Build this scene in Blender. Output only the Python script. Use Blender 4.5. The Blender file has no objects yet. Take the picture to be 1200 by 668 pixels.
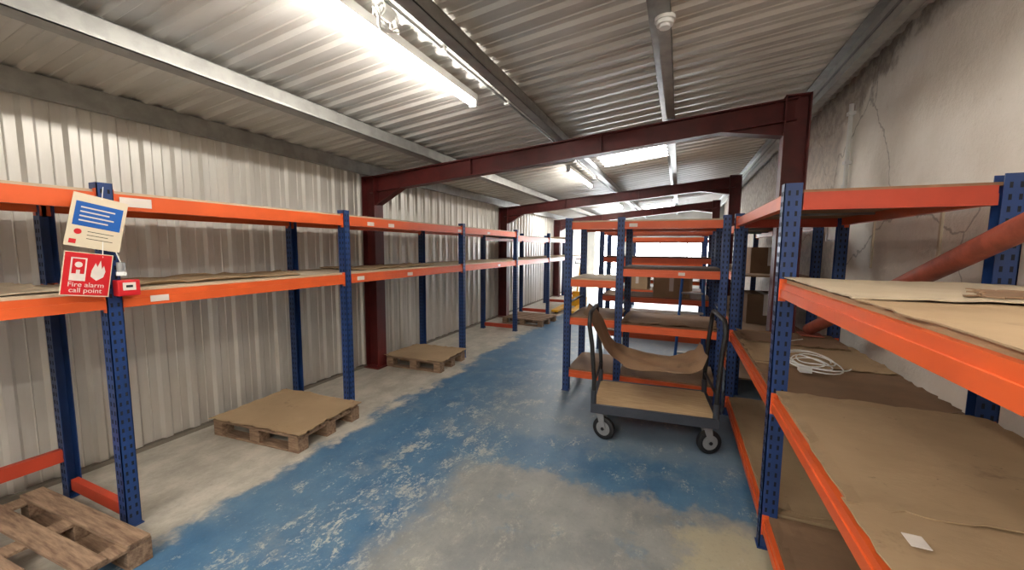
import bpy, math, random
from mathutils import Vector, Matrix
random.seed(4)
scene=bpy.context.scene
COL=bpy.context.collection
scene.view_settings.view_transform='Standard'
scene.view_settings.exposure=1.02

# ------------------------------------------------------------ materials
class NT:
    def __init__(s,name):
        s.m=bpy.data.materials.new(name); s.m.use_nodes=True; s.t=s.m.node_tree
        s.b=s.t.nodes['Principled BSDF']; s.pos=None
    def n(s,k): return s.t.nodes.new(k)
    def l(s,a,b): s.t.links.new(a,b)
    def P(s,scale=(1,1,1)):
        g=s.n('ShaderNodeNewGeometry'); mp=s.n('ShaderNodeMapping'); mp.inputs['Scale'].default_value=scale
        s.l(g.outputs['Position'],mp.inputs[0]); return mp.outputs[0]
    def noise(s,sc,det=4,rough=.55,scale=(1,1,1),dist=0):
        x=s.n('ShaderNodeTexNoise'); x.inputs['Scale'].default_value=sc; x.inputs['Detail'].default_value=det; x.inputs['Roughness'].default_value=rough; x.inputs['Distortion'].default_value=dist
        s.l(s.P(scale),x.inputs['Vector']); return x.outputs['Fac']
    def m_(s,op,a,b=None,clamp=False):
        x=s.n('ShaderNodeMath'); x.operation=op; x.use_clamp=clamp
        for i,v in enumerate((a,b)):
            if v is None: continue
            if isinstance(v,(int,float)): x.inputs[i].default_value=v
            else: s.l(v,x.inputs[i])
        return x.outputs[0]
    def step(s,v,a,b):
        x=s.n('ShaderNodeMapRange'); x.interpolation_type='SMOOTHSTEP'
        s.l(v,x.inputs[0]); x.inputs[1].default_value=a; x.inputs[2].default_value=b; return x.outputs[0]
    def mix(s,f,a,b):
        x=s.n('ShaderNodeMix'); x.data_type='RGBA'
        if isinstance(f,(int,float)): x.inputs[0].default_value=f
        else: s.l(f,x.inputs[0])
        for i,v in ((6,a),(7,b)):
            if isinstance(v,tuple): x.inputs[i].default_value=v+(1,) if len(v)==3 else v
            else: s.l(v,x.inputs[i])
        return x.outputs[2]
    def bump(s,h,st=.3,d=.01):
        x=s.n('ShaderNodeBump'); x.inputs['Strength'].default_value=st; x.inputs['Distance'].default_value=d
        s.l(h,x.inputs['Height']); s.l(x.outputs[0],s.b.inputs['Normal'])
def srgb(r,g,b):
    f=lambda c:(c/255/12.92) if c/255<=.04045 else ((c/255+.055)/1.055)**2.4
    return (f(r),f(g),f(b))
def simple(name,c,rough=.5,metal=0,var=.15,sc=6,c2=None,bump=0):
    t=NT(name); c2=c2 or tuple(x*(1-var) for x in c)
    f=t.step(t.noise(sc,5),.35,.65)
    t.l(t.mix(f,c,c2),t.b.inputs['Base Color']); t.b.inputs['Roughness'].default_value=rough; t.b.inputs['Metallic'].default_value=metal
    if bump: t.bump(t.noise(sc*6,3),bump,.004)
    return t.m
M={}
M['blue']=simple('rack_blue_paint',srgb(26,56,108),.42,0,.25,5)
M['slot']=simple('slot_dark',srgb(10,14,26),.8)
M['orange']=simple('rack_orange_paint',srgb(206,86,36),.42,0,.12,4)
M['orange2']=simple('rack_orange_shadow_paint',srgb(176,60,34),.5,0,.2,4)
M['darkred']=simple('red_oxide_steel',srgb(92,26,24),.5,0,.3,7)
M['pinkpipe']=simple('red_oxide_pipe',srgb(146,72,54),.5,0,.35,12,bump=.2)
M['label']=simple('paper_label',srgb(215,205,195),.6)
M['galv']=simple('galvanised_steel',srgb(158,157,153),.42,.4,.2,9)
M['galvd']=simple('galvanised_steel_dark',srgb(122,122,120),.5,.3,.25,9)
M['white']=simple('white_plastic',srgb(220,220,217),.4,0,.05)
M['black']=simple('black_rubber',srgb(18,18,20),.55)
M['greyhub']=simple('grey_hub',srgb(150,150,150),.4,.4)
M['trim']=simple('steel_deck_grey',srgb(58,62,70),.45,.2)
M['red']=simple('sign_red',srgb(190,26,34),.4,0,.05)
M['signblue']=simple('sign_blue',srgb(22,85,160),.4,0,.05)
M['signpaper']=simple('sign_paper',srgb(208,194,168),.5,0,.06)
M['yellow']=simple('yellow_paint',srgb(222,165,20),.45)
M['alu']=simple('ladder_blue',srgb(40,95,165),.4)
M['concrete']=simple('concrete_dark',srgb(120,112,100),.9)
def card(name,c,c2,c3,sc=1.6,k=.55):
    t=NT(name)
    a=t.mix(t.step(t.noise(sc,5,.6),.3,.7),c,c2)
    st=t.step(t.noise(sc*2.3,6,.7),.6,.72)
    a=t.mix(t.m_('MULTIPLY',st,k),a,c3)
    st2=t.step(t.noise(sc*14,5,.75),.64,.7)
    a=t.mix(t.m_('MULTIPLY',st2,.6),a,c3)
    w=t.n('ShaderNodeTexNoise'); w.inputs['Scale'].default_value=1; t.l(t.P((3,140,3)),w.inputs['Vector'])
    a=t.mix(t.m_('MULTIPLY',w.outputs['Fac'],.12),a,c3)
    t.l(a,t.b.inputs['Base Color']); t.b.inputs['Roughness'].default_value=.75; t.bump(t.noise(9,4),.35,.01)
    return t.m
M['card']=card('cardboard_tan',srgb(166,140,107),srgb(146,121,90),srgb(98,74,52))
M['cardlight']=card('board_beige',srgb(184,169,145),srgb(166,150,125),srgb(128,106,82))
M['cardbrown']=card('cardboard_brown',srgb(138,108,80),srgb(112,87,64),srgb(74,54,40))
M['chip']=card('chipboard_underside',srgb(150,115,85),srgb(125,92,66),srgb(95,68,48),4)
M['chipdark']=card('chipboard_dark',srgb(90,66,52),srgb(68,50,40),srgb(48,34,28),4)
def woodm(name,c,c2,sx=(2,18,18)):
    t=NT(name); f=t.step(t.noise(3,6,.65,sx),.3,.7)
    t.l(t.mix(f,c,c2),t.b.inputs['Base Color']); t.b.inputs['Roughness'].default_value=.8; t.bump(t.noise(6,5,.6,sx),.4,.004); return t.m
M['wood']=woodm('pallet_wood',srgb(146,120,96),srgb(96,72,54))
M['ply']=woodm('plywood_deck',srgb(190,162,122),srgb(166,136,98))
def emis(name,c,s):
    m=bpy.data.materials.new(name); m.use_nodes=True; nt=m.node_tree; nt.nodes.clear()
    e=nt.nodes.new('ShaderNodeEmission'); e.inputs[0].default_value=c+(1,); e.inputs[1].default_value=s
    o=nt.nodes.new('ShaderNodeOutputMaterial'); nt.links.new(e.outputs[0],o.inputs[0]); return m
M['tube']=emis('fluorescent_tube',(1,.945,.86),50)
M['sky']=emis('grp_rooflight_or_fill',(.97,.98,1),9)

# floor
def floor_mat():
    t=NT('painted_concrete_floor')
    g=t.n('ShaderNodeNewGeometry'); sp=t.n('ShaderNodeSeparateXYZ'); t.l(g.outputs['Position'],sp.inputs[0]); X,Y=sp.outputs[0],sp.outputs[1]
    n1=t.noise(2.0,7,.65); n2=t.noise(5,9,.72,(1,.6,1)); n3=t.noise(7,12,.86,(1.1,.6,1),.4); n4=t.noise(1.1,4,.6); n5=t.noise(40,4,.7); n6=t.noise(55,6,.8,(1,.7,1)); n7=t.noise(3.3,8,.7)
    wob=t.m_('MULTIPLY',t.m_('SUBTRACT',n1,.5),.8)
    wob2=t.m_('MULTIPLY',t.m_('SUBTRACT',n2,.5),.45)
    Xw=t.m_('ADD',t.m_('ADD',X,wob),wob2); Yw=t.m_('ADD',t.m_('ADD',Y,wob),wob2)
    cream=t.mix(t.step(n2,.3,.7),srgb(182,174,160),srgb(144,138,126))
    grey=t.mix(t.step(n1,.3,.7),srgb(134,134,130),srgb(108,110,110))
    grey=t.mix(t.m_('MULTIPLY',t.step(n3,.45,.7),.35),grey,srgb(158,152,140))
    blue=t.mix(t.step(n2,.3,.7),srgb(50,88,120),srgb(74,108,134))
    blue=t.mix(t.m_('MULTIPLY',t.step(n4,.4,.7),.45),blue,srgb(98,120,134))
    fz=t.step(Xw,-1.6,-1.25)
    near=t.m_('SUBTRACT',1,t.step(Yw,2.45,2.58))
    gm=t.m_('MULTIPLY',fz,near)
    band=t.m_('MULTIPLY',t.step(Yw,2.9,3.2),t.step(Xw,-2.0,-1.3))
    col=t.mix(t.m_('MULTIPLY',band,.6),blue,t.mix(.4,grey,srgb(96,124,144)))
    col=t.mix(gm,col,grey)
    rem=t.m_('MULTIPLY',gm,t.step(n7,.56,.66))
    col=t.mix(t.m_('MULTIPLY',rem,.55),col,srgb(92,114,130))
    pr=t.m_('MULTIPLY',t.step(Xw,.0,.15),t.m_('SUBTRACT',1,t.step(Yw,2.3,2.45)))
    col=t.mix(t.m_('MULTIPLY',pr,.85),col,srgb(160,150,124))
    heavy=t.m_('SUBTRACT',1,t.step(t.m_('ABSOLUTE',t.m_('ADD',X,1.6)),.15,.7))
    k=t.m_('ADD',t.m_('MULTIPLY',n3,.58),t.m_('MULTIPLY',n6,.27)); k=t.m_('ADD',k,t.m_('MULTIPLY',n7,.15)); k=t.m_('ADD',k,t.m_('MULTIPLY',heavy,.03))
    w=t.step(k,.538,.585)
    w=t.m_('MULTIPLY',w,t.m_('SUBTRACT',1,t.m_('MULTIPLY',t.step(Y,2.6,4.5),.5)))
    w=t.m_('MULTIPLY',w,t.m_('SUBTRACT',1,t.m_('MULTIPLY',gm,.5)))
    col=t.mix(t.m_('MULTIPLY',w,.72),col,srgb(178,174,158))
    greyworn=t.m_('MULTIPLY',t.step(n7,.52,.62),t.m_('SUBTRACT',1,gm))
    col=t.mix(t.m_('MULTIPLY',greyworn,.28),col,srgb(132,136,134))
    lf=t.m_('SUBTRACT',1,t.step(Xw,-2.62,-2.48))
    col=t.mix(lf,col,cream)
    sp2=t.step(t.noise(70,3,.8),.63,.73)
    col=t.mix(t.m_('MULTIPLY',sp2,.3),col,srgb(182,178,164))
    col=t.mix(t.m_('MULTIPLY',t.step(n5,.5,.75),.22),col,srgb(80,80,78))
    t.l(col,t.b.inputs['Base Color'])
    t.b.inputs['Roughness'].default_value=.42; t.bump(n3,.12,.004)
    return t.m
M['floor']=floor_mat()
def clad(name,c,c2,metal,rough,streak,low_tint=None):
    t=NT(name); a=t.mix(t.step(t.noise(2,5,.6,streak),.3,.7),c,c2)
    if low_tint:
        g=t.n('ShaderNodeNewGeometry'); sp=t.n('ShaderNodeSeparateXYZ'); t.l(g.outputs['Position'],sp.inputs[0])
        z=t.m_('ADD',sp.outputs[2],t.m_('MULTIPLY',t.m_('SUBTRACT',t.noise(3,5,.7,(1,1,.3)),.5),1.2))
        a=t.mix(t.m_('MULTIPLY',t.m_('SUBTRACT',1,t.step(z,.0,.9)),.4),a,low_tint)  # tint grows towards the wall bottom, edge broken by noise
    t.l(a,t.b.inputs['Base Color']); t.b.inputs['Metallic'].default_value=metal; t.b.inputs['Roughness'].default_value=rough
    t.bump(t.noise(3,2,.5),.08,.02); return t.m
M['cladw']=clad('wall_cladding',srgb(218,215,208),srgb(202,198,190),.2,.36,(.6,3,.4),srgb(168,158,144))
M['cladc']=clad('ceiling_cladding',srgb(211,208,203),srgb(194,190,184),.15,.42,(.5,2,1))
def plaster():
    t=NT('rough_white_blockwork')
    g=t.n('ShaderNodeNewGeometry'); sp=t.n('ShaderNodeSeparateXYZ'); t.l(g.outputs['Position'],sp.inputs[0]); Y,Z=sp.outputs[1],sp.outputs[2]
    n1=t.noise(1.6,6,.65); n2=t.noise(9,6,.7); n3=t.noise(28,5,.7)
    c=t.mix(t.step(n1,.3,.7),srgb(238,232,222),srgb(224,215,202))
    c=t.mix(t.m_('MULTIPLY',t.step(n2,.6,.76),.35),c,srgb(190,176,158))
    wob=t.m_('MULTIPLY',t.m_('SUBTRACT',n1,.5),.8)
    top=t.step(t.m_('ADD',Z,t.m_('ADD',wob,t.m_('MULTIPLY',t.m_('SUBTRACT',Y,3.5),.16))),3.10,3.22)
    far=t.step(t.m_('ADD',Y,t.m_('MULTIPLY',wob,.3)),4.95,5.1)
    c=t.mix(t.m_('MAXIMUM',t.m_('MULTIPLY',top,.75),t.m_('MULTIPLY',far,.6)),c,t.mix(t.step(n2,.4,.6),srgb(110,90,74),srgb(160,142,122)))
    v=t.n('ShaderNodeTexVoronoi'); v.feature='DISTANCE_TO_EDGE'; v.inputs['Scale'].default_value=.55
    ad=t.n('ShaderNodeMixRGB'); ad.blend_type='ADD'; ad.inputs[0].default_value=.35
    nn=t.n('ShaderNodeTexNoise'); nn.inputs['Scale'].default_value=3; nn.inputs['Detail'].default_value=6
    t.l(t.P(),nn.inputs['Vector']); t.l(t.P(),ad.inputs[1]); t.l(nn.outputs['Color'],ad.inputs[2]); t.l(ad.outputs[0],v.inputs['Vector'])
    cr=t.m_('SUBTRACT',1,t.step(v.outputs['Distance'],.002,.006))
    c=t.mix(t.m_('MULTIPLY',cr,.5),c,srgb(120,108,96))
    t.l(c,t.b.inputs['Base Color']); t.b.inputs['Roughness'].default_value=.85
    t.bump(t.m_('ADD',n2,t.m_('MULTIPLY',n3,.6)),.55,.02); return t.m
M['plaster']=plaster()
M['endwall']=simple('end_wall_panel',srgb(186,184,178),.6,0,.15,2)

# ------------------------------------------------------------ builder
class B:
    def __init__(s,name): s.name=name; s.d={}; s.kids=[]
    def add(s,mat,vs,fs):
        V,F=s.d.setdefault(mat,([],[])); o=len(V); V+= [tuple(v) for v in vs]; F+=[tuple(i+o for i in f) for f in fs]
    def box(s,mat,x0,x1,y0,y1,z0,z1,R=None,c=None):
        vs=[Vector((x,y,z)) for x in (x0,x1) for y in (y0,y1) for z in (z0,z1)]
        if R is not None:
            c=Vector(c) if c is not None else Vector(((x0+x1)/2,(y0+y1)/2,(z0+z1)/2)); vs=[c+R@(v-c) for v in vs]
        s.add(mat,vs,[(0,1,3,2),(4,6,7,5),(0,4,5,1),(2,3,7,6),(0,2,6,4),(1,5,7,3)])
    def prism(s,mat,pts,d):
        n=len(pts); pts=[Vector(p) for p in pts]; d=Vector(d)
        s.add(mat,pts+[p+d for p in pts],[tuple(range(n))[::-1],tuple(range(n,2*n))]+[(i,(i+1)%n,(i+1)%n+n,i+n) for i in range(n)])
    def tube(s,mat,path,r,n=10,cap=True):
        path=[Vector(p) for p in path]; vs=[];fs=[]
        prev=None
        for i,p in enumerate(path):
            t=(path[min(i+1,len(path)-1)]-path[max(i-1,0)]).normalized()
            if prev is None:
                a=t.orthogonal().normalized()
            else:
                a=(prev-t*prev.dot(t)).normalized()
            prev=a; b=t.cross(a)
            for k in range(n):
                an=2*math.pi*k/n; vs.append(p+a*math.cos(an)*r+b*math.sin(an)*r)
        for i in range(len(path)-1):
            for k in range(n): fs.append((i*n+k,i*n+(k+1)%n,(i+1)*n+(k+1)%n,(i+1)*n+k))
        if cap: fs+=[tuple(range(n))[::-1],tuple((len(path)-1)*n+k for k in range(n))]
        s.add(mat,vs,fs)
    def sheet(s,mat,quad,th=.004,nx=18,ny=18,wav=.005,jit=.02,seed=0,lift=0):
        rnd=random.Random(seed); q=[Vector(p) for p in quad]; g=[]
        ph=[rnd.uniform(0,6) for _ in range(4)]
        for i in range(nx+1):
            for j in range(ny+1):
                u=i/nx;v=j/ny
                p=q[0]*(1-u)*(1-v)+q[1]*u*(1-v)+q[2]*u*v+q[3]*(1-u)*v
                w=wav*(math.sin(3*u+ph[0])*math.sin(4*v+ph[1])*.6+.4*math.sin(9*u+ph[2]+3*v)) + wav
                e=0
                if i in (0,nx) or j in (0,ny): p=p+Vector((rnd.uniform(-jit,jit)*.5,rnd.uniform(-jit,jit)*.5,0)); e=lift*rnd.random()
                g.append(p+Vector((0,0,w+e)))
        n=len(g); W=ny+1
        vs=g+[p-Vector((0,0,th)) for p in g]; fs=[]
        for i in range(nx):
            for j in range(ny):
                a=i*W+j; fs.append((a,a+W,a+W+1,a+1)); fs.append((a+n,a+1+n,a+W+1+n,a+W+n))
        for i in range(nx):
            for (j) in (0,ny):
                a=i*W+j; b=a+W; fs.append((a,a+n,b+n,b))
        for j in range(ny):
            for i in (0,nx):
                a=i*W+j; b=a+1; fs.append((a,b,b+n,a+n))
        s.add(mat,vs,fs)
    def make(s,smooth=(),bevel=0,pos=None):
        if len(s.d)==1 and not s.kids:
            k=list(s.d)[0]; o=s.obj(s.name,k,k in smooth,bevel); return o
        e=bpy.data.objects.new(s.name,None); COL.objects.link(e); e.empty_display_size=.2
        for k in s.d:
            o=s.obj(s.name+'_'+k+'_parts',k,k in smooth,bevel); o.parent=e
        for k in s.kids: k.parent=e
        return e
    def obj(s,name,k,sm,bevel):
        me=bpy.data.meshes.new(name); me.from_pydata(s.d[k][0],[],s.d[k][1]); me.materials.append(M[k]); me.update()
        if sm:
            for p in me.polygons: p.use_smooth=True
            me.set_sharp_from_angle(angle=math.radians(35))
        o=bpy.data.objects.new(name,me); COL.objects.link(o)
        if bevel:
            m=o.modifiers.new('bevel','BEVEL'); m.width=bevel; m.segments=2; m.limit_method='ANGLE'
        return o
def text(body,size,loc,R,mat,name,ext=.0006):
    c=bpy.data.curves.new(name,'FONT'); c.body=body; c.size=size; c.align_x='CENTER'; c.align_y='CENTER'; c.extrude=ext; c.space_line=.85
    c.materials.append(M[mat]); o=bpy.data.objects.new(name,c); COL.objects.link(o)
    o.matrix_world=Matrix.Translation(loc)@R.to_4x4(); return o

# ------------------------------------------------------------ room
WL,WR,YN,YF=-3.80,1.45,-3.2,16.6
def C(x): return 2.62+.11*(x+3.8)
b=B('floor'); b.box('floor',WL-.15,WR+.15,YN-.1,YF+.1,-.1,0); b.make()
def profile(y0,y1,pitch=.2,h=.03):
    pts=[];y=y0
    while y<y1:
        for dy,dz in ((0,0),(.055,0),(.06,.006),(.066,0),(.115,0),(.135,h),(.18,h),(.2,0)):
            if dy<pitch: pts.append((min(y+dy,y1),dz))
        y+=pitch
    pts.append((y1,0)); return pts
def corr(x0,x1,y0,y1):
    pr=profile(y0,y1,.2,.022); vs=[];fs=[]
    for y,d in pr: vs+=[(x0,y,C(x0)-d+.03),(x1,y,C(x1)-d+.03)]
    for i in range(len(pr)-1): fs.append((2*i,2*i+1,2*i+3,2*i+2))
    return vs,fs
RL=[(-1.17,-.19,5.85,6.65),(-2.6,-1.4,-3.0,-2.5),(-1.17,-.19,-2.6,-1.4),(-3.6,-2.8,10.05,11.05),(-1.17,-.19,13.4,14.8)]  # first is the real rooflight; the others are added to lift the light
b=B('ceiling'); v,f=corr(WL-.04,WR+.1,YN,YF); b.add('cladc',v,f); b.make()
b=B('roof_outer_skin'); b.box('galvd',WL-.2,WR+.2,YN-.1,YF+.1,3.45,3.5); b.make()
pr=profile(YN,YF,.2,.026); vs=[];fs=[]
for y,d in pr: vs+=[(WL+d,y,0.0),(WL+d,y,C(WL)+.05)]
for i in range(len(pr)-1): fs.append((2*i,2*i+1,2*i+3,2*i+2))
b=B('wall_left'); b.add('cladw',vs,fs); b.make()
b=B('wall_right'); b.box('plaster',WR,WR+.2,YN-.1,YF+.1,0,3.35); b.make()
b=B('wall_near'); b.box('cladw',WL-.1,WR+.1,YN-.1,YN,0,3.35); b.make()
b=B('wall_far')
for x0,x1,z0,z1 in ((WL-.1,-3.3,0,3.35),(-3.3,-2.1,2.3,3.35),(-2.1,-1.7,0,3.35),(-1.7,1.25,0,.9),(-1.7,1.25,2.0,3.35),(1.25,WR+.1,0,3.35)):
    b.box('endwall',x0,x1,YF,YF+.12,z0,z1)
b.make()
b=B('window_1')
for x in (-1.7,-.73,.25,1.21): b.box('white',x,x+.04,YF+.02,YF+.07,.9,2.0)
for z in (.9,1.42,1.96): b.box('white',-1.7,1.25,YF+.025,YF+.065,z,z+.04)
b.make()
b=B('door_1')
for x in (-3.3,-2.16): b.box('white',x,x+.06,YF+.01,YF+.1,0,2.3)
b.box('white',-3.3,-2.1,YF+.01,YF+.1,2.24,2.3)
b.make()
b=B('trim_eaves'); b.box('galv',WL+.035,WL+.09,YN,YF,C(WL)-.12,C(WL)+.02); b.make()
b=B('trim_wall_base'); b.box('concrete',WL+.0,WL+.05,YN,YF,0,.03); b.make()
for x,w in ((-2.74,.11),(-1.27,.07),(-.17,.07),(1.16,.07)):
    b=B('roof_purlin'); z=C(x)
    b.box('galv',x-.006,x+.006,YN,YF,z-.15,z-.005)
    b.box('galv',x-.006,x+w,YN,YF,z-.156,z-.15); b.box('galv',x-w,x+.006,YN,YF,z-.01,z-.004)
    b.box('galv',x+w-.004,x+w,YN,YF,z-.156,z-.135); b.box('galvd',x-.012,x-.006,YN,YF,z-.09,z-.07)
    b.make()
def portal(yl,xr,yr):
    b=B('steel_portal_frame')
    xl=-3.66
    L=Vector((xl,yl,C(xl)-.17)); R=Vector((xr,yr,C(xr)-.17))
    for (x,y,zt) in ((xl,yl,L.z),(xr,yr,R.z+.02)):
        b.box('darkred',x-.1,x-.088,y-.08,y+.08,0,zt); b.box('darkred',x+.088,x+.1,y-.08,y+.08,0,zt)
        b.box('darkred',x-.088,x+.088,y-.006,y+.006,0,zt); b.box('darkred',x-.14,x+.14,y-.13,y+.13,0,.015)
        b.box('darkred',x-.1,x+.1,y-.08,y+.08,zt-.012,zt)
    d=(R-L); u=d.normalized(); s=Vector((-u.y,u.x,0)).normalized()
    D=.20;W=.065
    dz=Vector((0,0,1))
    def slab(z0,z1,hw,a=L,c=R):
        b.prism('darkred',[a-s*hw+dz*z0,a+s*hw+dz*z0,a+s*hw+dz*z1,a-s*hw+dz*z1],c-a)
    slab(-.012,0,W); slab(-D,-D+.012,W); slab(-D+.012,-.012,.005)
    for a,k,ln,dp in ((L+u*.09,1,.38,.17),(R-u*.09,-1,.55,.13)):
        p=[a+dz*(-D+.005),a+u*k*ln+dz*(-D+.005),a+dz*(-D-dp)]
        b.prism('darkred',[q-s*.006 for q in p],s*.012)
        e=(p[1]-p[2]); b.prism('darkred',[p[2]-s*W,p[2]+s*W,p[2]+s*W+dz*.012,p[2]-s*W+dz*.012],e)
    for f in (.3,.62):
        c=L+d*f; b.prism('darkred',[c-s*W+dz*(-D),c+s*W+dz*(-D),c+s*W,c-s*W],u*.01)
    b.make()
portal(4.03,.93,4.47); portal(8.18,.93,8.75); portal(12.4,.93,13.0); portal(-.2,.93,.2)
for x0,x1,y0,y1 in RL:
    b=B('skylight_or_fill_panel'); v,f=corr(x0,x1,y0,y1); b.add('sky',[(a,c,z-.012) for a,c,z in v],f); b.make()
def batten(x,y0,y1,hang=0):
    b=B('fluorescent_batten_or_fill_light'); z=C(x)-.035-hang
    b.box('white',x-.032,x+.032,y0,y1,z-.035,z+.02)
    b.tube('tube',[(x,y0+.04,z-.058),(x,y1-.04,z-.058)],.022,12)
    for y in (y0,y1-.03): b.box('white',x-.03,x+.03,y,y+.03,z-.082,z-.03)
    b.make()
for x,y0,y1 in ((-1.62,1.15,3.0),(-1.62,6.0,7.7),(-1.62,10.4,12.1),(-1.62,14,15.7),(-1.62,-2.4,-.6),(.45,-2.2,-.4),(.45,-.2,1.4),(-2.3,-1.9,-.2),(-.8,-1.9,-.2)): batten(x,y0,y1)  # battens out of view around the camera are added to brighten the room
b=B('smoke_detector'); z=C(-.15)-.156
for r,z0,z1 in ((.055,z-.02,z),(.045,z-.04,z-.02),(.03,z-.055,z-.04)): b.tube('white',[(-.13,2.45,z0),(-.13,2.45,z1)],r,24)
b.make(smooth=('white',))
b=B('ceiling_cable_conduit'); x=-1.42; z=C(x)-.05
b.tube('galv',[(x,YN+.1,z),(x,YF-.1,z)],.010,8)
for y in (1.2,2.2,3.2,5,7,9): b.box('white',x-.02,x+.02,y,y+.03,z-.02,z+.045)
b.tube('galvd',[(x+.05,YN+.1,z),(x+.05,YF-.1,z)],.01,8)
b.make(smooth=('galv','galvd'))
b=B('hanging_cable_coil')
pts=[]
for i in range(90):
    a=i*.32; pts.append((-1.44+.02*math.sin(i*.9),1.72+.07*math.cos(a)+.02*math.sin(i*.21),C(-1.44)-.12+.055*math.sin(a)))
b.tube('white',pts,.006,6)
b.tube('white',[(-1.44,1.68,C(-1.44)-.09),(-1.44,1.75,C(-1.44)-.09)],.035,12)
b.make(smooth=('white',))

# ------------------------------------------------------------ racking
def upright(b,x,y,H,fx=1,w=.075,d=.065):
    xf=x+fx*w/2
    a,c=sorted((xf,xf-fx*.005))
    b.box('blue',a,c,y-d/2,y+d/2,0,H)
    x0,x1=x-w/2,x+w/2
    b.box('blue',x0,x1,y-d/2,y-d/2+.004,0,H); b.box('blue',x0,x1,y+d/2-.004,y+d/2,0,H)
    b.box('blue',x-.045,x+.045,y-.04,y+.04,0,.006)
    z=.06
    while z<H-.03:
        for dy in (-.014,.014):
            a,c=sorted((xf,xf+fx*.0012)); b.box('slot',a,c,y+dy-.005,y+dy+.005,z,z+.022)
        for yy in (y-d/2-.0012,y+d/2):
            for dx in (-.016,.016): b.box('slot',x+dx-.005,x+dx+.005,yy,yy+.0012,z,z+.024)
        z+=.05
def beamY(b,x,y0,y1,zt,fx=1,mat='orange',h=.085):
    b.box(mat,x-.02,x+.02,y0,y1,zt-h,zt)
    a,c=sorted((x+fx*.02,x+fx*.026)); b.box(mat,a,c,y0,y1,zt-h,zt-h*.42)
    for y,k in ((y0,1),(y1,-1)):
        ya,yb=sorted((y-k*.045,y+k*.005)); a,c=sorted((x+fx*.0,x+fx*.031))
        b.box(mat,a,c,ya+.004,yb,zt-h-.02,zt+.02)
def beamX(b,y,x0,x1,zt,fy=-1,mat='orange',h=.085):
    b.box(mat,x0,x1,y-.02,y+.02,zt-h,zt)
    a,c=sorted((y+fy*.02,y+fy*.026)); b.box(mat,x0,x1,a,c,zt-h,zt-h*.42)
def rackY(name,xf,xb,Ys,bays,fx,H=1.9,ties=True,tiez=.12,h=.085):
    b=B(name)
    for y in Ys:
        upright(b,xf,y,H,fx); upright(b,xb,y,H,-fx)
        if ties:
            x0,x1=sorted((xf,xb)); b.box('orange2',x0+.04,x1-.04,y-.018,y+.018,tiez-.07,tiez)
    for i,lv in enumerate(bays):
        y0,y1=Ys[i]+.033,Ys[i+1]-.033
        for zt,bm,om in lv:
            beamY(b,xf,y0,y1,zt,fx,om,h); beamY(b,xb,y0,y1,zt,-fx,om,h)
            if bm:
                x0,x1=sorted((xf,xb)); b.box(bm,x0+.0,x1-.0,y0-.02,y1+.02,zt+.0,zt+.016)
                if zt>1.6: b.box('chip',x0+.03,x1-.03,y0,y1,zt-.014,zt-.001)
                for k in (.33,.66): b.box('galvd',x0+.02,x1-.02,y0+(y1-y0)*k-.015,y0+(y1-y0)*k+.015,zt-.03,zt-.015)
    return b
Ys=[-.75,1.10,2.73,4.85,6.83,8.85,10.7,12.6]
T=(1.865,'cardlight','orange'); Mi=(1.335,'cardlight','orange')
b=rackY('pallet_racking',-2.82,-3.50,Ys,[[T,Mi],[T,Mi],[T,Mi],[T,Mi],[(1.80,'cardlight','orange'),Mi],[(1.80,'cardlight','orange'),Mi],[T,Mi]],1,H=1.915)
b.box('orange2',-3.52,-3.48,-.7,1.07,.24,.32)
for y,z in ((1.26,1.285),(2.85,1.29),(4.7,1.81),(5.6,1.81),(3.6,1.285),(3.0,1.81),(3.3,1.81),(6.0,1.285)):
    b.box('label',-2.794,-2.7925,y,y+.09,z-.018,z+.018)
b.box('label',-2.794,-2.7915,1.16,1.30,1.80,1.85)
b.sheet('cardlight',[(-3.5,-.6,1.352),(-2.86,-.6,1.352),(-2.86,.95,1.352),(-3.5,.95,1.352)],seed=3,lift=.02)
b.sheet('card',[(-3.45,1.3,1.353),(-2.9,1.2,1.353),(-2.86,2.3,1.353),(-3.4,2.5,1.353)],seed=5,lift=.02)
b.sheet('card',[(-3.45,3.0,1.353),(-2.9,3.0,1.353),(-2.9,4.3,1.353),(-3.4,4.3,1.353)],seed=6,lift=.02)
b.make()
b=rackY('pallet_racking',.5,1.27,[.42,2.37,4.21],[[(1.43,'card','orange'),(.84,'card','orange'),(.17,'cardbrown','orange')],[(1.875,'chip','orange'),(.815,'cardbrown','orange'),(.17,'card','orange')]],-1,H=1.92,ties=False,h=.072)
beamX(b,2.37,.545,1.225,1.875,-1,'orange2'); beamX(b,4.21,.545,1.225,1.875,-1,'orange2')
b.box('blue',.53,1.24,2.36,2.38,.08,.10)
b.sheet('card',[(.485,.4,1.449),(1.27,.4,1.449),(1.27,1.55,1.449),(.485,1.5,1.449)],seed=11,lift=.003,wav=.002,jit=.012)
b.sheet('cardlight',[(.485,1.47,1.455),(1.27,1.52,1.455),(1.27,2.34,1.455),(.485,2.34,1.455)],seed=12,lift=.004,wav=.003,jit=.012)
b.sheet('cardbrown',[(.80,1.60,1.462),(1.2,1.52,1.462),(1.24,1.80,1.462),(.95,1.86,1.462)],seed=22,lift=.006,jit=.05,wav=.003)
b.sheet('card',[(.485,.4,.858),(1.27,.4,.858),(1.27,1.45,.858),(.485,1.4,.858)],seed=13,lift=.004,wav=.003)
b.sheet('card',[(.485,1.38,.864),(1.27,1.42,.864),(1.27,2.34,.864),(.49,2.34,.864)],seed=14,lift=.008,wav=.004)
b.sheet('cardbrown',[(.5,2.42,.833),(1.26,2.42,.833),(1.26,3.1,.833),(.5,3.05,.833)],seed=15,lift=.01)
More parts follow.
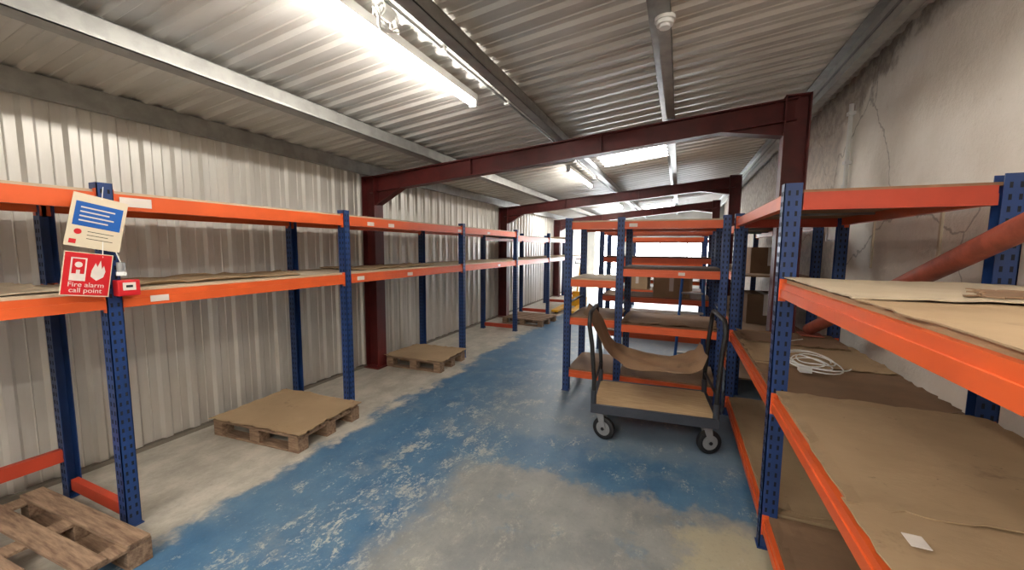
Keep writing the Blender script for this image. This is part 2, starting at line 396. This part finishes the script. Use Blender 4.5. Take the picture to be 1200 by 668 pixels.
b.sheet('card',[(.5,3.0,.84),(1.25,3.05,.84),(1.26,3.75,.84),(.5,3.7,.84)],seed=16,lift=.01)
b.sheet('cardbrown',[(.52,3.66,.846),(1.2,3.6,.846),(1.24,4.15,.846),(.52,4.15,.846)],seed=17,lift=.01)
b.sheet('card',[(.5,2.42,.188),(1.24,2.42,.188),(1.24,4.1,.188),(.5,4.1,.188)],seed=18,lift=.01)
b.sheet('cardbrown',[(.5,.6,.188),(1.24,.6,.188),(1.24,2.3,.188),(.5,2.3,.188)],seed=19,lift=.01)
b.box('label',.56,.60,1.22,1.27,.872,.874)
b.make()
D=(1.875,'chipdark','orange'); 
b=rackY('pallet_racking',.62,1.27,[4.85,6.6,8.35],[[D,(1.3,'cardbrown','orange'),(.7,'cardbrown','orange'),(.17,'cardbrown','orange')],[D,(1.3,'cardbrown','orange'),(.7,'cardbrown','orange')]],-1,H=1.92,ties=False); b.make()
def rackX(name,y0,y1,Xs,bays,H=1.9,mb='chipdark'):
    b=B(name)
    for x in Xs:
        for y in (y0,y1):
            upright(b,x,y,H,-1 if x<0 else 1,w=.07,d=.065)
        b.box('blue',x-.012,x+.012,y0,y1,.1,.13); b.box('blue',x-.012,x+.012,y0,y1,.98,1.0)
    for i,lv in enumerate(bays):
        x0,x1=Xs[i]+.035,Xs[i+1]-.035
        for zt,bm in lv:
            beamX(b,y0,x0,x1,zt,-1,'orange',.075); beamX(b,y1,x0,x1,zt,1,'orange',.075)
            if bm:
                b.box(bm,x0-.02,x1+.02,y0,y1,zt,zt+.016)
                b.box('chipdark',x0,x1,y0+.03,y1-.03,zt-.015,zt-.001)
    return b
W1=[(1.865,'cardlight'),(1.25,'cardlight'),(.83,'cardbrown'),(.24,'cardbrown')]
W2=[(1.865,'cardlight'),(1.38,'chipdark'),(.80,'cardbrown'),(.24,'cardbrown')]
b=rackX('shelving_rack',4.21,4.95,[-1.11,-.56,.40],[W1,W2],1.91)
b.sheet('cardbrown',[(-.52,4.16,.825),(.38,4.16,.825),(.38,4.9,.825),(-.52,4.9,.825)],seed=31,lift=.02)
b.box('label',-.48,-.4,4.182,4.184,1.81,1.845); b.box('label',.0,.06,4.182,4.184,1.33,1.36)
b.make()
b=rackX('shelving_rack',6.2,6.9,[-1.11,.45],[[(1.865,'cardlight'),(1.45,'chipdark'),(.85,'cardbrown'),(.3,'cardbrown')]],1.91); b.make()
b=rackX('shelving_rack',8.3,9.0,[-1.15,.45],[[(1.8,'cardlight'),(1.3,'cardlight'),(.75,'cardbrown'),(.25,'cardbrown')]],1.91); b.make()
b=rackX('shelving_rack',10.8,11.5,[-1.15,.75],[[(1.8,'cardlight'),(1.3,'cardlight'),(.75,'cardbrown')]],1.91); b.make()

# ------------------------------------------------------------ pallets
def pallet(cx,cy,L=1.0,W=.8,rot=0,cover=None,z0=0,seed=1):
    b=B('wooden_pallet'); R=Matrix.Rotation(math.radians(rot),3,'Z'); c=(cx,cy,0)
    def bx(mat,x0,x1,y0,y1,z0_,z1): b.box(mat,cx+x0,cx+x1,cy+y0,cy+y1,z0+z0_,z0+z1,R,c)
    rnd=random.Random(seed)
    for y in (-W/2,-.05,W/2-.1): 
        bx('wood',-L/2,L/2,y,y+.1,0,.018)
        for x in (-L/2,-.05,L/2-.1): bx('wood',x,x+.1,y,y+.1,.018,.1)
    for x in (-L/2,-.05,L/2-.1): bx('wood',x,x+.1,-W/2,W/2,.1,.118)
    n=6; 
    for i in range(n):
        y=-W/2+i*(W-.1)/(n-1); e=rnd.uniform(-.01,.01); bx('wood',-L/2+e,L/2+e,y,y+.095,.118,.137)
    if cover:
        q=[(-L/2-.02,-W/2-.02),(L/2+.02,-W/2),(L/2+.01,W/2+.01),(-L/2,W/2+.02)]
        b.sheet(cover,[Vector(c)+R@Vector((x,y,0))+Vector((0,0,z0+.145)) for x,y in q],seed=seed,lift=.012,th=.006)
    return b.make(bevel=.003)
pallet(-2.93,.52,1.07,.95,2,None,seed=2)
pallet(-3.11,2.33,.92,.68,4,'card',seed=3)
pallet(-3.13,4.42,.82,.66,2,'card',seed=4)
pallet(-2.88,7.8,.9,.8,-4,None,seed=5)

# ------------------------------------------------------------ platform trolley
b=B('platform_trolley')
R=Matrix.Rotation(math.radians(5),3,'Z'); o=Vector((-.17,3.53,0))
def W(x,y,z): return o+R@Vector((x,y,z))
def bx(mat,x0,x1,y0,y1,z0,z1): b.box(mat,o.x+x0,o.x+x1,o.y+y0,o.y+y1,z0,z1,R,o)
LX,LY=.48,.33
bx('ply',-LX+.01,LX-.01,-LY+.01,LY-.01,.285,.305)
for y in (-LY,LY-.025): bx('trim',-LX,LX,y,y+.025,.235,.308)
for x in (-LX,LX-.025): bx('trim',x,x+.025,-LY+.025,LY-.025,.235,.308)
for x in (-.15,.15): bx('trim',x-.02,x+.02,-LY+.025,LY-.025,.245,.284)
for sx in (-1,1):
    for sy in (-1,1):
        x=sx*(LX-.08); y=sy*(LY-.07)
        bx('greyhub',x-.05,x+.05,y-.045,y+.045,.226,.235)
        a=.35*sx
        Rw=R@Matrix.Rotation(a,3,'Z')
        for k in (-1,1):
            pts=[W(x,y,0)+Rw@Vector((px,k*.032,pz)) for px,pz in ((-.035,.226),(.035,.226),(.05,.10),(.02,.085))]
            b.prism('greyhub',pts,Rw@Vector((0,.003,0)))
        cw=W(x,y,0)+Rw@Vector((.03,0,.095))
        ax=Rw@Vector((0,1,0))
        n=28;prof=[(-.022,.06),(-.024,.08),(-.018,.092),(0,.095),(.018,.092),(.024,.08),(.022,.06)]
        vs=[];fs=[]
        u1=Rw@Vector((1,0,0));u2=Vector((0,0,1))
        for i in range(n):
            an=2*math.pi*i/n; dd=u1*math.cos(an)+u2*math.sin(an)
            for t_,r_ in prof: vs.append(cw+ax*t_+dd*r_)
        m=len(prof)
        for i in range(n):
            for j in range(m-1): fs.append((i*m+j,((i+1)%n)*m+j,((i+1)%n)*m+j+1,i*m+j+1))
        b.add('black',vs,fs)
        b.tube('greyhub',[cw-ax*.018,cw+ax*.018],.062,20); b.tube('black',[cw-ax*.0365,cw+ax*.0365],.014,10); b.tube('greyhub',[cw-ax*.024,cw+ax*.024],.032,14)
for sx,lean in ((-1,-.05),(1,.03)):
    x=sx*(LX-.02); h=1.06; r=.10; y0,y1=-LY+.03,LY-.03
    P=[W(x,y0,.25),W(x,y0,.5),W(x+lean*.5,y0,.8),W(x+lean,y0,h-r)]
    for k in range(1,7):
        a=math.pi/2*k/6; P.append(W(x+lean,y0+r*(1-math.cos(a)),h-r+r*math.sin(a)))
    for k in range(0,7):
        a=math.pi/2*k/6; P.append(W(x+lean,y1-r+r*math.sin(a),h-r+r*math.cos(a)))
    P+=[W(x+lean*.5,y1,.8),W(x,y1,.5),W(x,y1,.25)]
    b.tube('black',P,.018,12)
    for z in (.48,): b.tube('black',[W(x,y0,z),W(x,y1,z)],.012,8)
    for y in (y0,y1): b.tube('trim',[W(x,y,.24),W(x,y,.42)],.023,10)
b.make(smooth=('black','greyhub'))
b=B('cardboard_sheet')
prof=[(-.57,1.05),(-.51,1.0),(-.45,.90),(-.39,.78),(-.32,.69),(-.22,.64),(-.05,.62),(.15,.61),(.28,.63),(.35,.68),(.39,.76)]
prof2=[]
for i in range(len(prof)-1):
    for k in range(4):
        t=k/4; prof2.append((prof[i][0]*(1-t)+prof[i+1][0]*t,prof[i][1]*(1-t)+prof[i+1][1]*t))
prof2.append(prof[-1]); vs=[];fs=[];ny=8
for dz in (0,-.006):
    for i,(x,z) in enumerate(prof2):
        for j in range(ny+1):
            y=-.25+.46*j/ny; e=.012*math.sin(i*.5+j*1.3)
            vs.append(W(x,y+(.015*math.sin(i*.8) if j in(0,ny) else 0),z+e+dz+.03*(j/ny)))
n=len(prof2)*(ny+1); w=ny+1
for i in range(len(prof2)-1):
    for j in range(ny):
        a=i*w+j; fs.append((a,a+w,a+w+1,a+1)); fs.append((a+n,a+1+n,a+w+1+n,a+w+n))
    for j in (0,ny): a=i*w+j; fs.append((a,a+n,a+w+n,a+w))
for i in (0,len(prof2)-1):
    for j in range(ny): a=i*w+j; fs.append((a,a+1,a+1+n,a+n))
b.add('cardbrown',vs,fs); b.make(smooth=('cardbrown',))

# ------------------------------------------------------------ signs
XS=-2.765
def sign_R(t):
    base=Matrix(((0,0,1),(1,0,0),(0,1,0)))
    return base@Matrix.Rotation(t,3,'Z')
def rbox(b,mat,c,R,x0,x1,y0,y1,z0,z1):
    vs=[Vector(c)+R@Vector((x,y,z)) for x in (x0,x1) for y in (y0,y1) for z in (z0,z1)]
    b.add(mat,vs,[(0,1,3,2),(4,6,7,5),(0,4,5,1),(2,3,7,6),(0,2,6,4),(1,5,7,3)])
b=B('hanging_notice_card'); Rs=sign_R(math.radians(-12)); c=Vector((XS+.02,1.045,1.705))
rbox(b,'signpaper',c,Rs,-.105,.105,-.135,.13,0,.003)
rbox(b,'signblue',c,Rs,-.09,.09,-.03,.09,.003,.0036)
rbox(b,'red',c,Rs,-.09,-.065,-.122,-.10,.003,.0036)
for i in range(4): rbox(b,'label',c,Rs,-.07,.06-.02*(i%2),.06-.022*i,.067-.022*i,.0036,.004)
for i in range(3): rbox(b,'slot',c,Rs,-.03,.07-.02*(i%2),-.055-.018*i,-.052-.018*i,.003,.0034)
b.tube('red',[c+Rs@Vector((-.065,-.06,.0032)),c+Rs@Vector((-.065,-.06,.004))],.014,16)
b.tube('white',[c+Rs@Vector((0,.12,.003)),Vector((-2.76,1.085,1.89))],.002,6)
b.make()
b=B('fire_alarm_call_point_sign'); Rs=sign_R(math.radians(-9)); c=Vector((XS+.03,.985,1.445))
rbox(b,'signpaper',c,Rs,-.09,.09,-.11,.108,0,.003)
rbox(b,'red',c,Rs,-.086,.086,-.105,.104,.003,.0037)
rbox(b,'label',c,Rs,-.064,-.006,-.035,.08,.0037,.0041); rbox(b,'red',c,Rs,-.058,-.012,.0,.074,.0041,.0044)
b.tube('label',[c+Rs@Vector((-.035,.045,.0044)),c+Rs@Vector((-.035,.045,.0048))],.014,16)
rbox(b,'label',c,Rs,-.042,-.028,-.03,.02,.0044,.0048)
fl=[(.035,-.03),(.06,-.01),(.066,.02),(.058,.05),(.052,.03),(.044,.075),(.034,.04),(.026,.06),(.014,.02),(.012,-.01)]
b.prism('label',[c+Rs@Vector((x,y,.0037)) for x,y in fl],Rs@Vector((0,0,.0005)))
b.kids.append(text('Fire alarm\ncall point',.033,c+Rs@Vector((0,-.068,.004)),Rs,'label','sign_lettering'))
b.tube('white',[c+Rs@Vector((.05,.09,.003)),Vector((-2.745,1.06,1.62))],.002,6)
b.make()
b=B('fire_alarm_call_point'); b.box('red',-2.78,-2.725,1.095,1.19,1.32,1.405); b.box('label',-2.725,-2.7235,1.115,1.17,1.35,1.392); b.box('slot',-2.7235,-2.723,1.128,1.157,1.365,1.378)
b.make(bevel=.004)
b=B('alarm_key_fob'); b.tube('greyhub',[(-2.74,1.12,1.45),(-2.74,1.12,1.50)],.018,14); b.tube('white',[(-2.74,1.12,1.43),(-2.74,1.12,1.45)],.021,14); b.tube('white',[(-2.76,1.11,1.57),(-2.74,1.12,1.50)],.003,6); b.make(smooth=('greyhub','white'))

# ------------------------------------------------------------ right wall things
b=B('bracing_pipe'); p1=Vector((1.07,4.12,.905)); p0=Vector((1.165,2.1,1.68)); b.tube('pinkpipe',[p0+(p0-p1)*.85,p0,p1],.047,20)
b.box('pinkpipe',.99,1.15,4.0,4.17,.862,.872); b.make(smooth=('pinkpipe',))
b=B('wall_conduit_pipe'); b.tube('white',[(WR-.03,4.75,1.6),(WR-.03,4.75,2.95)],.018,10)
for z in (1.9,2.4,2.85): b.box('white',WR-.055,WR,4.72,4.78,z,z+.03)
b.make(smooth=('white',))
b=B('wall_notice_board'); b.box('signpaper',WR-.02,WR,4.85,5.15,1.7,2.2); b.box('white',WR-.03,WR-.0,4.83,4.85,1.68,2.22); b.box('white',WR-.03,WR,5.15,5.17,1.68,2.22); b.make()
b=B('trim_1')
for y0,y1,z0,z1 in ((3.2,3.22,1.45,1.85),(4.1,4.12,1.45,1.85),(3.2,4.12,1.85,1.87)): b.box('signpaper',WR-.012,WR,y0,y1,z0,z1)
b.make()
b=B('extension_cable')
pts=[];rnd=random.Random(9)
for i in range(120):
    a=i*.26; r=.10+.05*math.sin(i*.17); pts.append((.82+r*1.1*math.cos(a)+.03*math.sin(i*.11),3.05+r*1.8*math.sin(a)+.03*math.cos(i*.07),.872+.006*math.sin(i*.5)+i*.0001))
b.tube('white',pts,.004,6)
b.tube('white',[(.73,2.95,.872),(.70,3.3,.872),(.78,3.62,.874),(.95,3.8,.874)],.004,6)
b.box('white',.70,.76,2.8,2.86,.862,.889); b.make(smooth=('white',))

# ------------------------------------------------------------ far props
b=B('step_ladder')
for x in (.0,.36):
    b.tube('alu',[(x,5.35,.0),(x+ (.06 if x<.1 else -.06),5.75,1.35)],.018,8); b.tube('alu',[(x,6.05,.0),(x+(.06 if x<.1 else -.06),5.77,1.35)],.014,8)
for k in range(5):
    z=.25+k*.25; y=5.35+.4*z/1.35; b.box('galv',.02+.03*z,.34-.03*z,y-.04,y+.05,z,z+.02)
b.make()
b=B('pallet_truck')
ox=.06
for x in (-2.75,-2.35): b.box('yellow',x-.08+ox,x+.08+ox,9.0,10.15,.05,.1)
b.box('yellow',-2.83+ox,-2.27+ox,10.15,10.35,.05,.28); b.box('yellow',-2.65+ox,-2.45+ox,10.3,10.45,.1,.42)
b.tube('black',[(-2.6+ox,10.4,.09),(-2.5+ox,10.4,.09)],.09,16)
b.tube('yellow',[(-2.55+ox,10.4,.4),(-2.55+ox,10.75,1.15)],.02,8)
b.tube('black',[(-2.70+ox,10.75,1.15),(-2.70+ox,10.8,1.27),(-2.40+ox,10.8,1.27),(-2.40+ox,10.75,1.15),(-2.70+ox,10.75,1.15)],.015,8)
for x in (-2.75,-2.35): b.tube('black',[(x-.04+ox,9.15,.04),(x+.04+ox,9.15,.04)],.04,12)
b.make()
b=B('metal_handrail')
for k in range(4): b.tube('galv',[(-2.35,13.2+k*.7,0),(-2.35,13.2+k*.7,1.05)],.02,8)
for z in (.55,1.05): b.tube('galv',[(-2.35,13.2,z),(-2.35,15.3,z)],.02,8)
b.make(smooth=('galv',))
def cbox(x,y,z,sx,sy,sz,rot=0,mat='card'):
    b=B('cardboard_box'); R=Matrix.Rotation(math.radians(rot),3,'Z'); c=(x,y,z)
    b.box(mat,x-sx/2,x+sx/2,y-sy/2,y+sy/2,z,z+sz,R,c)
    b.box('label',x-.03,x+.03,y-sy/2-.001,y+sy/2+.001,z+sz*.3,z+sz+.001,R,c)
    b.box('chipdark',x-sx/2+.01,x+sx/2-.01,y-.002,y+.002,z+sz,z+sz+.0005,R,c); b.make()
cbox(-.1,6.5,.866,.5,.4,.3,4); cbox(-.75,8.6,.766,.4,.4,.35,-6); cbox(0.0,8.6,.766,.5,.4,.3,5,'cardbrown'); cbox(.95,5.6,.716,.4,.5,.35,3,'cardbrown'); cbox(.95,5.6,1.316,.4,.6,.3,3,'cardbrown')

# ------------------------------------------------------------ world, camera
w=bpy.data.worlds.new('World'); scene.world=w; w.use_nodes=True
w.node_tree.nodes['Background'].inputs[0].default_value=(.93,.97,1,1); w.node_tree.nodes['Background'].inputs[1].default_value=16
cd=bpy.data.cameras.new('Camera'); cd.sensor_width=36; cd.lens=36*461.4/1200; cd.clip_start=.02; cd.clip_end=200
cam=bpy.data.objects.new('Camera',cd); COL.objects.link(cam); scene.camera=cam
th,p,r=.400,.097,.008
fwd=Vector((-math.sin(th)*math.cos(p),math.cos(th)*math.cos(p),-math.sin(p)))
right=Vector((math.cos(th),math.sin(th),0)); up=right.cross(fwd)
r2=right*math.cos(r)+up*math.sin(r); u2=up*math.cos(r)-right*math.sin(r)
Rm=Matrix((r2,u2,-fwd)).transposed()
cam.matrix_world=Matrix.Translation((0,0,1.6))@Rm.to_4x4()
